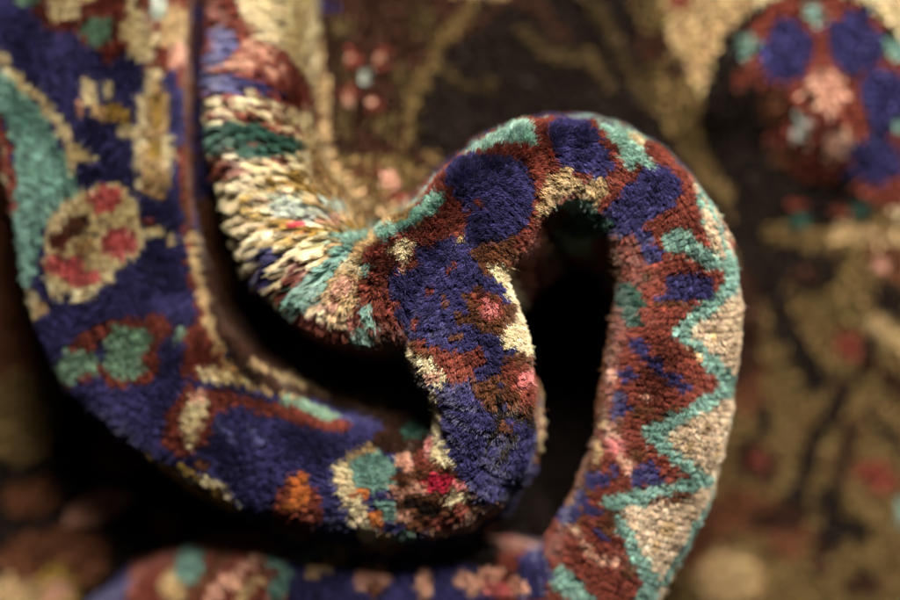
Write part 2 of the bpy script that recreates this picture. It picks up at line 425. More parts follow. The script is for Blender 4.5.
[19002,6001,3001,6001,19005,6001,19001,6004,19008,4001,6004,3003,1005,4007,11002,4001,3004,12001],
[19002,4001,6001,4001,19006,6005,19009,6005,3003,1004,4010,3005],
[6001,19002,6001,4001,19006,6006,19011,6003,3003,1002,4008,1001,4003,3004],
[6001,19002,4001,19001,11001,19005,6006,19003,11002,19006,6004,3002,4008,1006,4001,3002,1001],
[6001,19004,11001,19003,6008,19003,11002,19006,4001,6003,3002,4001,1002,4005,1008,3002],
[3001,6001,19007,6008,19010,6002,4002,3003,1003,4007,1008],
[3001,6001,19002,11001,19004,6008,19004,11001,19003,6003,4003,1007,4007,1007],
[12001,6001,19002,11001,19002,6001,19001,6005,19001,6002,19004,11001,19002,6004,4002,3002,1002,4001,1001,4005,1002,4004,1005],
[12001,3001,19004,6002,19001,6004,19001,6003,19006,6003,3002,4003,3002,4001,1003,4004,1004,4003,3001,1003],
[3002,19002,11001,19001,6002,19001,6004,19002,6002,19004,6004,3003,1003,3002,4001,1005,4003,1004,4003,3001,1002],
[3002,6001,19001,11001,6006,19003,6003,19003,6004,3009,4001,1007,4002,1004,4002,3002,1001],
[3002,6001,19002,6006,19004,6002,19001,6004,4002,3001,12001,3006,12003,1007,4001,1005,4001,3003],
[3002,6001,19001,6007,19003,6007,3001,4002,3001,12003,3002,12002,3006,1011,4002,3001],
[3002,4001,6002,3001,6005,19006,6003,3002,4002,3003,12004,3009,1010,3002],
[3002,4001,6002,3001,6005,19005,6004,3021,1005,4001,1004,3001],
[6001,3001,4002,3002,6002,19002,6002,19004,6004,3022,1006,4001,1003],
[6001,3002,4001,3002,6002,19001,6002,19005,6004,3023,1005,4001,1001,4001,1001],
[6001,3002,4001,3002,6002,19001,6001,19008,6002,3024,4001,1005,4001,1001],
[3001,6001,3003,6005,19008,6003,3007,6005,3012,4001,1005,4001],
[3006,6003,19009,6002,3005,6008,3003,1003,3007,12001,1005],
[3006,19001,3001,19009,6003,3004,6009,3001,1005,3008,12003,4001,1001],
[3008,6001,19008,6003,3005,6007,1008,3008,12003,4001],
[3006,1002,3001,19009,6002,3003,1001,3005,6003,1007,3011,12002],
[3006,1002,3001,19005,3003,6002,19001,3002,1002,3006,6002,1009,3011],
[3002,1001,3003,1002,3001,19002,3010,1003,3008,1010,3010],
[3002,1001,3002,1004,3001,19001,3008,1005,3007,1012,3009],
[3002,1001,3002,1004,3001,19001,3007,1006,3006,1013,3009],
[3002,1007,3006,1009,3006,1017,6001,3004],
[1001,3001,1007,3002,1013,3006,1014,12002,1001,3005],
[1001,3001,1008,3001,1013,3006,1011,3001,1002,12002,1001,3004,1001],
[1010,3001,1013,3006,1001,12002,1005,3004,1001,3002,12001,1002,3003,1001],
[1024,3006,1001,12002,1005,3007,12002,1001,3003,1001],
[1026,3004,1001,12003,1001,3008,12004,1001,3003,1001],
[1027,3004,12003,3009,12002,13001,12001,1001,3002,1002],
[1028,3003,13001,12001,3010,12001,3001,13001,12001,1001,3002,1002],
[1029,3002,13002,3001,12001,3004,5002,3002,12002,13002,1001,3002,1002],
[1030,3001,13002,12002,3001,5005,3001,5001,12002,13002,1001,3002,1002],
[1031,13002,12002,5006,3001,5001,1001,12002,13001,3002,1003],
[1031,13002,3001,12001,5006,9001,5001,1001,12002,13001,3002,1003],
[1032,12003,5006,9001,5001,1001,12002,13001,3002,1003],
[1031,12003,1001,5006,11001,5001,1002,12001,1001,3001,1004],
[1031,12003,1001,5006,11001,5001,1002,12002,1005],
[1032,12002,1001,5006,11001,5001,1002,12002,1005],
[1032,12002,1001,5006,11001,5001,1009],
[1032,12001,1002,5005,11002,5001,1009],
[1035,5005,11002,5001,1009],
[1035,5005,11002,5001,1001,12001,1007],
[1035,5004,11003,5001,1001,12002,1006],
[1035,5004,11003,5001,1002,12001,1006],
[1030,12003,1002,5003,11003,3001,1003,12001,1006],
[1030,12004,1002,5001,11003,3002,1004,12001,1005],
[1031,12003,1002,11004,3002,1004,12001,1005],
[1036,11003,3003,1004,12001,1005],
[1036,11002,3004,1002,12001,1002,12001,1004],
[1036,11001,3005,1002,12002,1001,12001,1004],
[1036,11001,16002,3002,6001,11001,1002,12001,1006],
[1031,12002,1002,11002,16003,6002,11001,1001,12002,1006],
[1030,4001,12003,1001,11001,12001,16003,3001,6001,12001,1002,12002,1005],
[1029,4003,12002,1001,12002,11005,3001,1002,12002,1005],
[1030,4001,12002,1002,3001,12001,11005,12001,1002,12001,4001,1005],
[1030,12004,1001,12002,10003,11002,12001,1001,11001,1001,12001,1005],
[1031,12002,1002,12002,3001,10006,15001,10001,15003,6003],
[1035,12002,3001,10008,15004,6002],
[1035,12001,1003,3001,10007,15005],
[1033,11003,1006,11001,6001,1001,11001,1001,12001,1004],
[1033,11003,1006,11001,6002,11001,1006],
[1032,11002,1001,11001,1006,11001,6002,11001,1006],
[1032,11002,6001,11001,1006,11001,1001,6001,11001,1006],
[3001,1030,11002,1001,6001,11001,1008,3001,1007],
[3001,1006,3001,1023,11002,6002,1009,3001,1001,11001,1004,3001],
[3002,1004,3002,1025,6001,1002,11001,3005,1002,6001,1001,11001,1004,3001],
[3002,1004,3003,1024,6001,1002,11001,3005,1001,3001,6002,1005,3001],
[3002,1004,3003,1012,3005,1005,6001,1001,3001,1002,11001,3005,1001,3001,12001,6001,1004,3002],
[3002,1003,3004,1008,3012,6004,3001,1002,11001,1001,3014],
[3003,1002,3004,1007,3012,6003,3001,6002,3001,1002,11001,1001,3013],
[3003,1001,3005,1006,3013,6002,3002,6002,3002,1001,11002,1001,3012],
[3010,1004,3016,11001,3002,12001,3003,1001,11002,1002,3007,15003],
[3010,1003,3017,11001,3001,12002,3004,1001,11003,1002,3007,15001],
[3010,1001,3018,11002,3001,12001,3006,1001,11003,1004,3005],
[3028,11002,3001,12002,3008,11003,1006,3002],
[3028,11002,12002,3011,11001,1008],
[3030,12002,3001,4002,3009,11002,1006],
[3030,12002,3001,4002,3011,11001,1005],
[3029,12002,3001,4002,3014,11001,1003],
[3029,12002,4002,3016,1001,16001,1001],
[3029,12001,3001,4002,6003,3014,1001,16001],
[3030,4002,6005,3015],
[3030,4002,6007,3013],
[3030,4001,11002,6008,3011],
[3030,11005,3017],
[3015,1001,3014,11005,3017],
[3014,1001,3017,11002,3018],
[3007,1002,3004,1003,3036],
[3007,1002,3004,1004,3035],
[3007,1002,3001,1001,3001,1006,3034],
[3006,1004,3002,1006,3034],
[3006,1013,3017,1001,3015],
[3006,1013,3016,1004,3013],
[3006,1014,3014,1010,3008],
[3006,1014,3014,1013,3005],
[3005,1016,3012,1015,3004],
[3005,1017,3011,1019],
[3005,1017,3010,1020],
[1001,3004,1018,3008,1021],
[1002,3002,1020,3007,1021],
[1002,3002,1020,3006,1022],
[1003,3001,1021,3005,1022],
[1026,3003,1023],
[1026,3003,1023],
[1026,3003,1023],
[1027,3002,1023],
[1052],
[1052],
[1052],
[1052],
[1052],
[1052],
[1052],
[1052],
[1052],
[1052],
[1052],
[1052],
[1052],
[1052],
[1052],
[1052],
[10001,1006,10001,1044],
[10001,1005,10002,1044],
[10002,1004,10003,1043],
[10002,1004,10003,1043]]
CHART_BAND = [  # dark brown lines at the tight bend paint shade into pile grooves
[4009,1017,3018,1003,3001,1006],
[1002,10001,4009,1014,3015,1005,3001,1007],
[10005,4011,1010,11002,1004,3006,1016],
[10009,4013,1032],
[1004,10007,4014,1029],
[4003,1003,10007,4001,10001,4001,10001,4007,1030],
[3003,4003,1002,10013,4002,1005,3001,1020,3001,1002,3001,1001],
[13001,3004,4002,1002,10011,4002,1007,3001,1024],
[3003,13002,3002,4001,1003,10008,1028,3001,1006],
[3002,13004,3002,4001,1002,10007,1036],
[3001,13005,3002,4001,1003,10005,1005,4002,1009,3002,1019],
[3002,13005,3001,4002,1002,10006,1001,4002,3003,4002,1004,4001,1014,3001,1002,3001,1003,4001,1001],
[3003,13004,3002,4002,1001,10005,1002,3002,13001,3002,4001,1004,4002,1023],
[4001,3002,13003,3002,4004,10004,4003,3001,13002,3001,4002,1019,3001,1001,3001,1004,4001,1001,4001],
[3002,13005,3001,4005,10002,4004,3001,13003,4002,1001,4002,1008,3002,1006,3002,4001,1004,4001,1002],
[13005,3002,4005,10004,4005,3002,4005,1009,3001,1007,4001,10001,1007],
[13004,3001,4007,10005,4008,1016,3003,4001,10002,4001,1004,4001,3001],
[3001,4009,10009,4005,1003,4003,1005,3002,4008,10001,12001,10001,1005,3001],
[4005,10015,4002,1010,3002,4004,10007,12002,10001,1004,3002],
[4002,10019,1008,3005,10005,5002,10002,5001,10001,12001,10001,12001,3001,1003,3002],
[1002,10019,1004,3009,10004,5007,1002,12001,3001,1003,3001,4001],
[1002,10019,1004,3008,10001,12003,5008,10001,1001,10001,3001,1002,3002,4001],
[1001,10018,1006,3008,10001,12003,5008,10001,1002,10001,3001,1001,3002,4001],
[10017,4005,1006,3005,1001,10002,1001,5008,10001,1002,10001,3003,1001,4001],
[10006,4005,10002,1001,4006,3002,4001,1005,4001,1007,10001,5007,10001,1004,3003,1002],
[4002,1003,3003,13001,10002,4006,3006,4006,1007,10002,5006,10001,1004,3003,1002],
[1001,5001,1002,4001,3002,4001,3001,4001,10001,13001,3003,13005,3002,4001,1001,4005,1007,10008,1005,3002,1003],
[5002,4001,1001,3002,5002,3001,4001,10001,13009,3002,4007,1009,10002,1009,3002,1003],
[1001,5001,1001,4001,3001,4001,5001,1001,4001,13001,4001,13003,3006,4004,5001,4003,1026],
[13008,3012,4003,1001,5001,4002,1013,10001,1013],
[3001,4001,3002,4002,3007,4006,5006,1014,10002,1006,10003,3004],
[11001,4015,5005,1002,4001,5002,1021,3007],
[11001,1002,4007,1001,5001,1001,5004,1004,4003,5001,1022,10005,3002],
[11001,4001,11001,4008,5004,1004,5002,1003,5002,1021,10002,12001,10002,3002],
[1001,11003,4004,1012,5001,1004,5001,1010,10004,1001,10001,1006,10001,12002,3003],
[4002,11003,4001,1014,5002,1003,5001,1010,10005,1007,10001,12002,3003],
[11003,4001,1016,5002,1003,5001,1009,10006,1007,10001,12002,10001,3002],
[11001,4002,1032,10009,1001,10002,1001,10001,12002,10001,3002],
[4005,1030,10012,1002,10002,12001,3002],
[1033,10011,1006,10002,3002],
[1031,10011,1008,10002,3002],
[1028,10017,1002,10001,1002,10001,12001,10001,3001],
[1008,9001,1001,12001,1001,12002,1002,12001,1003,4003,13002,4004,10007,1001,10013,1002,10001,3001],
[1007,12006,1001,12004,3001,4001,10003,13003,14001,4002,10005,13002,20003,1001,20001,10009,1003,10001],
[1007,12005,1003,12003,3003,10003,4001,14003,4003,10001,3001,13003,20005,1001,10006,1004,10001,3001],
[1007,12006,1001,4002,3004,4001,10002,4001,14005,4001,3004,13002,20007,10007,1002,10002],
[1009,12007,4001,3002,4006,14004,4001,3004,20004,8002,20005,10006,1001,10002],
[1011,12004,3004,5003,4003,14003,4002,3004,20003,8005,20007,10003,1001,10001],
[1010,12005,4001,3003,5004,4002,12002,14001,4003,3002,4001,20003,8006,20005,10004,1001,10001],
[1010,12006,4002,3001,4001,5004,4001,12003,4003,12004,20003,8005,20006,10001,5001,10001,1001,10001],
[1017,4005,5002,4001,12002,4003,12005,20003,8005,20007,5003,1001],
[1013,6004,4002,12003,5002,4001,12002,4003,12004,20003,8006,20008,5003],
[1009,6008,1002,12003,4002,12003,4003,1001,12003,20005,8004,20007,5004],
[1001,16007,1001,6002,1001,6004,1004,6004,1001,12002,6001,4001,6003,1002,20006,8002,20008,5004],
[11001,16006,11010,1003,6004,1002,6007,1001,20016,5004],
[12001,16005,11011,1001,15004,6002,1002,6007,1001,20016,5004],
[12003,11006,10009,15004,1003,6009,20016,5004],
[12005,10018,1001,15002,6007,11001,20005,1002,20001,5001,20007,5004],
[12004,1002,10019,15001,6007,11002,1007,20008,5004],
[12002,1016,10006,15001,10002,6005,11002,1008,5001,20002,11002,20003,5004],
[1022,10007,6002,11002,1009,20003,11002,20003,5004],
[1024,10006,11002,1010,5001,20002,11002,20003,5004],
[1026,10004,1012,5001,20002,11002,20003,5004],
[1028,10001,1007,3002,1004,5001,20002,11001,20004,5004],
[1017,3006,1012,3003,1004,5001,20001,11002,20004,5004],
[1004,3020,1011,3003,1001,9001,1002,5001,20001,11002,20003,5005],
[3020,15004,1011,3003,9003,1001,5001,20001,11001,20004,5004,1001],
[3019,15007,1009,3002,9004,1001,5001,20001,11001,20004,5004,1001],
[3018,15008,1009,3002,9004,1001,5001,20001,11001,20004,5003,1002],
[3018,15001,3005,15001,1009,3003,9004,1001,5001,20001,11001,20004,5003,1002],
[3022,1013,3002,9004,1001,20001,11002,20004,5002,1003],
[1007,3002,1025,3003,9004,1001,20001,11002,20003,5002,1003,6001],
[1034,3003,9004,1001,20001,11001,20004,5002,1004],
[1034,3003,9004,20002,11001,20004,5001,1005],
[1034,3003,9002,11001,20003,11001,20003,5002,1005],
[1034,3002,9002,11001,20003,11002,20003,5002,1005],
[16003,1001,16001,1002,16001,1007,10001,1011,2002,1005,3002,9002,20004,11001,20004,5001,1006],
[16013,10001,16001,10002,1011,2001,1004,3003,1001,11001,20004,11001,20004,5001,1006],
[16016,1001,10001,1011,2001,1003,3002,1002,20005,11001,20004,1007],
[16017,10001,1011,2001,1002,3003,1001,11001,20004,11002,20004,5001,1006],
[16009,5003,16001,5003,10002,1007,2001,1007,3002,1001,11001,20004,11002,20003,5001,1007],
[16004,5001,16001,5010,10002,1007,2002,1005,3002,1002,11001,20004,11001,20005,1007],
[16006,5002,16001,5007,16001,1001,4002,1006,2001,1005,3002,1001,11001,20005,11001,20006,1006],
[11001,16005,5001,16002,5007,16001,1001,4002,1005,2002,1004,3002,1002,11001,20003,11002,20007,1006],
[16009,5001,16001,5001,16001,5003,16001,1005,3001,1001,3001,1001,2001,1002,3004,1002,10001,20003,11003,20007,1005],
[16010,5006,16001,1002,3014,1001,11001,10001,20002,11003,20009,1004],
[16010,5004,16001,5001,1002,3002,10003,3001,10001,3001,10001,3006,1001,10001,11001,20002,11002,20010,1004],
[16015,1003,3003,10008,3003,1001,10002,11001,20015,1003],
[16015,1003,3004,10006,12002,3001,1001,10003,11001,20017,1001],
[16004,1001,16001,1001,16003,1001,16002,1005,3005,10004,12003,1002,10002,11002,20018],
[16001,1008,16006,1005,3007,12001,3001,1002,10003,3001,11001,20018],
[1022,3007,1001,3001,10003,3001,11001,1001,20017],
[1030,3001,10001,3004,11001,20017],
[1029,3006,11002,20017],
[1029,3007,11001,20017],
[1030,3006,11001,20017],
[1031,3005,11001,20017],
[9002,1022,3003,1005,3004,11002,20016],
[9002,1021,3005,1004,3004,11002,20016],
[9002,1005,3001,1013,3002,9003,3002,1003,9002,3003,11002,20016],
[9002,3001,1002,3001,9002,1012,3002,9004,3003,1003,9001,1002,3002,11001,20016],
[9003,1002,3001,9002,3001,1011,3001,9007,3004,1004,3001,11001,20016],
[9003,1001,3002,9003,1011,3001,9008,3003,1004,3001,11002,20015],
[9003,3003,9001,3001,9001,1008,3002,9001,3001,9008,3003,1004,3001,11002,20015],
[3001,9005,3001,1001,9001,1002,3002,1001,3001,9006,1001,9007,3003,1005,11002,20015],
[1001,3001,9004,1002,9001,1002,3001,9009,1002,9005,3003,1006,11002,20015],
[1001,3001,9003,3001,1003,9001,1001,9009,3002,1001,9004,3002,1008,3001,11001,20015],
[1002,9002,1001,3001,1003,9001,1001,9002,1004,9001,3007,9001,3002,1009,3001,11001,20015],
[1002,9002,1001,3001,1003,9002,1009,3006,1011,3001,11001,20015],
[1002,3001,1001,3001,1005,9001,1026,3001,11001,20015],
[10001,1001,3001,1001,3001,1005,9001,1026,3001,11001,20015],
[13001,10001,1001,3002,1001,10002,1029,3001,11001,20015],
[13001,10001,1001,3001,1002,10002,1030,11002,20014],
[10001,13001,1004,10002,1003,11006,1004,10004,1013,11001,20015],
[10001,13001,1004,10002,1003,10004,11002,1002,10001,1001,10007,1009,3001,11001,20015],
[10003,1002,10001,13002,1001,11001,1001,10005,1002,10004,13004,10002,1010,11001,20015],
[11001,10002,1001,10002,13001,10001,1001,11001,1001,10005,1002,10003,13005,10004,1008,11002,20014],
[11001,10001,13001,10002,13002,1003,11001,10002,11002,1003,10002,13004,10005,13001,10002,1006,3001,20015],
[10001,11001,13001,10002,13001,10001,1003,11001,6005,1002,10001,13005,10004,13004,10001,1003,10001,1001,11002,20014],
[10001,11001,13004,10001,6002,1001,10001,6006,1001,13006,10003,13005,10001,1003,10001,1001,3001,11001,20013,1001],
[4001,10001,13004,10001,6002,1001,10001,6006,1001,10001,13002,10002,11003,10001,13005,10004,1002,3001,4001,1001,20006,1002,20001,1002,20001,11001],
[4002,13003,10001,1001,6003,1001,6007,1001,10002,3001,10001,11003,10001,13005,10004,1003,4001,1001,20001,1006,20002,1001,20001,1002],
[10001,4001,11001,13002,3001,6012,1001,10001,3003,10005,13003,10002,1001,3001,1004,4002,20001,1002,4001,20001,4001,1006,20001],
[10001,4001,11001,13001,10001,3001,6013,10001,3002,4003,10008,3002,1004,4002,1002,4003,1001,4001,1002,20003,1001],
[10004,3001,10001,6013,1001,10002,4004,10007,1006,4004,1001,4002,1004,20001,1001,20002],
[10002,4001,10001,3001,10001,6014,10003,4003,10007,1006,4009,1002,20001,1001,20002],
[1001,10001,4001,3002,6016,10006,13003,10003,1006,3001,4011,1002,20001],
[1001,6001,4002,10001,6008,3001,6008,10005,13004,10002,1002,11002,1002,3001,4012,1002],
[1001,6001,10001,4001,10001,6007,3003,6008,10003,13005,10001,1002,11003,1002,4014,20001],
[1001,6001,10003,6006,3005,6009,10002,13004,10001,1001,10001,11004,1001,3001,4006,3001,4006,1001],
[1001,6001,10002,6007,3005,6009,1002,10001,13001,10002,1002,10001,11004,1001,3001,4013,1001],
[10002,6001,10001,6007,3005,6009,1009,11004,1001,3002,4013],
[10002,6009,3006,6008,1008,10001,11003,10001,1001,3001,4011,1001,4002],
[10002,6008,3003,10002,3002,6007,10001,1008,10001,11003,10001,1001,3002,4013],
[1001,10001,6007,3003,10003,3002,6007,10001,1008,10001,11001,16002,10002,3003,4012],
[1001,10001,6007,3008,6007,10004,1005,10001,11001,16002,10002,3002,4002,3001,4010],
[1001,10001,6007,3007,1001,6007,10003,1006,10002,16002,10001,1002,3001,4012,1001],
[1001,10001,6007,3007,1001,6006,1001,10002,1007,10002,11002,10002,1002,4001,1001,4008,1003],
[1001,10001,6007,1001,3004,10001,3002,6006,1001,10001,1006,10003,11004,1006,4001,1001,4006,1001,20001],
[1003,6006,1001,3002,10002,3002,1001,6006,10002,1006,10004,11001,16001,11001,1005,4001,1004,4004,1002],
[1003,6006,3003,10002,3002,6006,1001,10002,1007,16001,1001,10001,11001,16001,11001,1008,4007,1001],
[1002,10001,6006,1001,3006,6006,1001,10001,1005,11001,16003,1001,10001,11001,16001,11001,1005,4001,1001,4007,1002],
[1002,10001,6007,3005,1001,6006,10002,1002,12001,1001,11002,16003,1001,10001,11001,16001,11001,1003,4001,1001,4010,1001],
[1002,10001,6007,3005,1001,6005,10002,1003,12001,1001,11002,16002,1002,10001,11001,16001,11001,1003,4005,1001,4006,1001],
[1002,10001,1001,6002,10002,6002,3005,6006,10002,1003,12001,10002,1005,10001,11001,16001,11001,1002,4014],
[1004,6001,1001,10002,6002,3003,6007,1001,10001,1005,10002,1001,10001,1004,10001,16001,11001,1002,4014],
[1003,10003,1001,10001,6002,1001,6009,10002,1005,10002,1001,10001,1004,10001,11001,1003,4014],
[1003,10003,1002,6002,1001,6008,10002,1006,10002,1001,10001,1004,10001,11001,1002,3001,4014],
[1003,10002,1003,10001,6009,10002,1007,10001,1007,10002,1002,3002,4013],
[6018,10001,1016,10002,3001,1001,3001,4001,3001,4012],
[6017,10002,1016,3003,12001,3002,4011,3001,4001],
[6016,10002,1012,3001,1003,10002,3002,12002,3002,4011,3001],
[6015,1001,10001,1013,3002,1001,10003,3002,12003,4013],
[6014,1001,10002,1012,3004,10003,3002,12003,4001,12003,4009],
[6012,1002,10003,1010,3001,9002,3003,10004,11002,12002,4001,12004,4008],
[6010,1003,10003,1011,3001,9003,3001,10005,11004,3004,4009],
[6007,1001,6001,10006,1011,3001,9004,3001,10004,3001,11008,4009],
[6002,10012,1009,3004,9004,3001,10004,3001,11005,4012],
[10011,1011,3006,9003,3002,10002,3001,17001,11006,4011],
[10009,1013,3001,10004,3006,10002,4001,17002,11004,4012],
[1021,3002,10004,3006,10001,4002,17002,11004,4012],
[1021,3002,10004,3006,10001,4001,3001,17002,3001,11001,3001,11002,3001,4010],
[1019,9003,3001,10006,3004,10001,4001,3001,17002,3005,4011],
[1019,9003,3004,10004,3006,17001,3007,4010],
[1021,3005,10004,3013,4011],
[1001,3003,9001,1016,3004,10005,3013,4011],
[1001,3003,9001,1016,3004,10005,3014,4009,3001],
[1002,3003,1016,3005,10004,3013,4011],
[1002,3003,1016,3005,10003,3014,4011],
[1002,3003,1016,3001,1010,3009,4012,3001],
[1002,3003,1034,3002,4013],
[1003,3002,1036,4013],
[1003,3002,1035,4014],
[1040,4005,1001,4003,1002,4003],
[1040,4003,1004,4002,1001,4001,1002,4001],
[1054],
[1054],
[1046,20001,1004,20001,1002],
[1047,20001,1001,20003,1001,20001],
[1045,20001,1001,20002,1002,20001,1001,20001],
[1045,20001,1002,20002,1002,20001,1001],
[1047,20001,1003,20002,1001],
[1049,20002,1001,20001,1001],
[1041,20001,1012],
[1041,20001,1009,20001,1001,20001],
[1052,20002],
[1007,4001,1036,20002,1003,20001,1003,20001]]
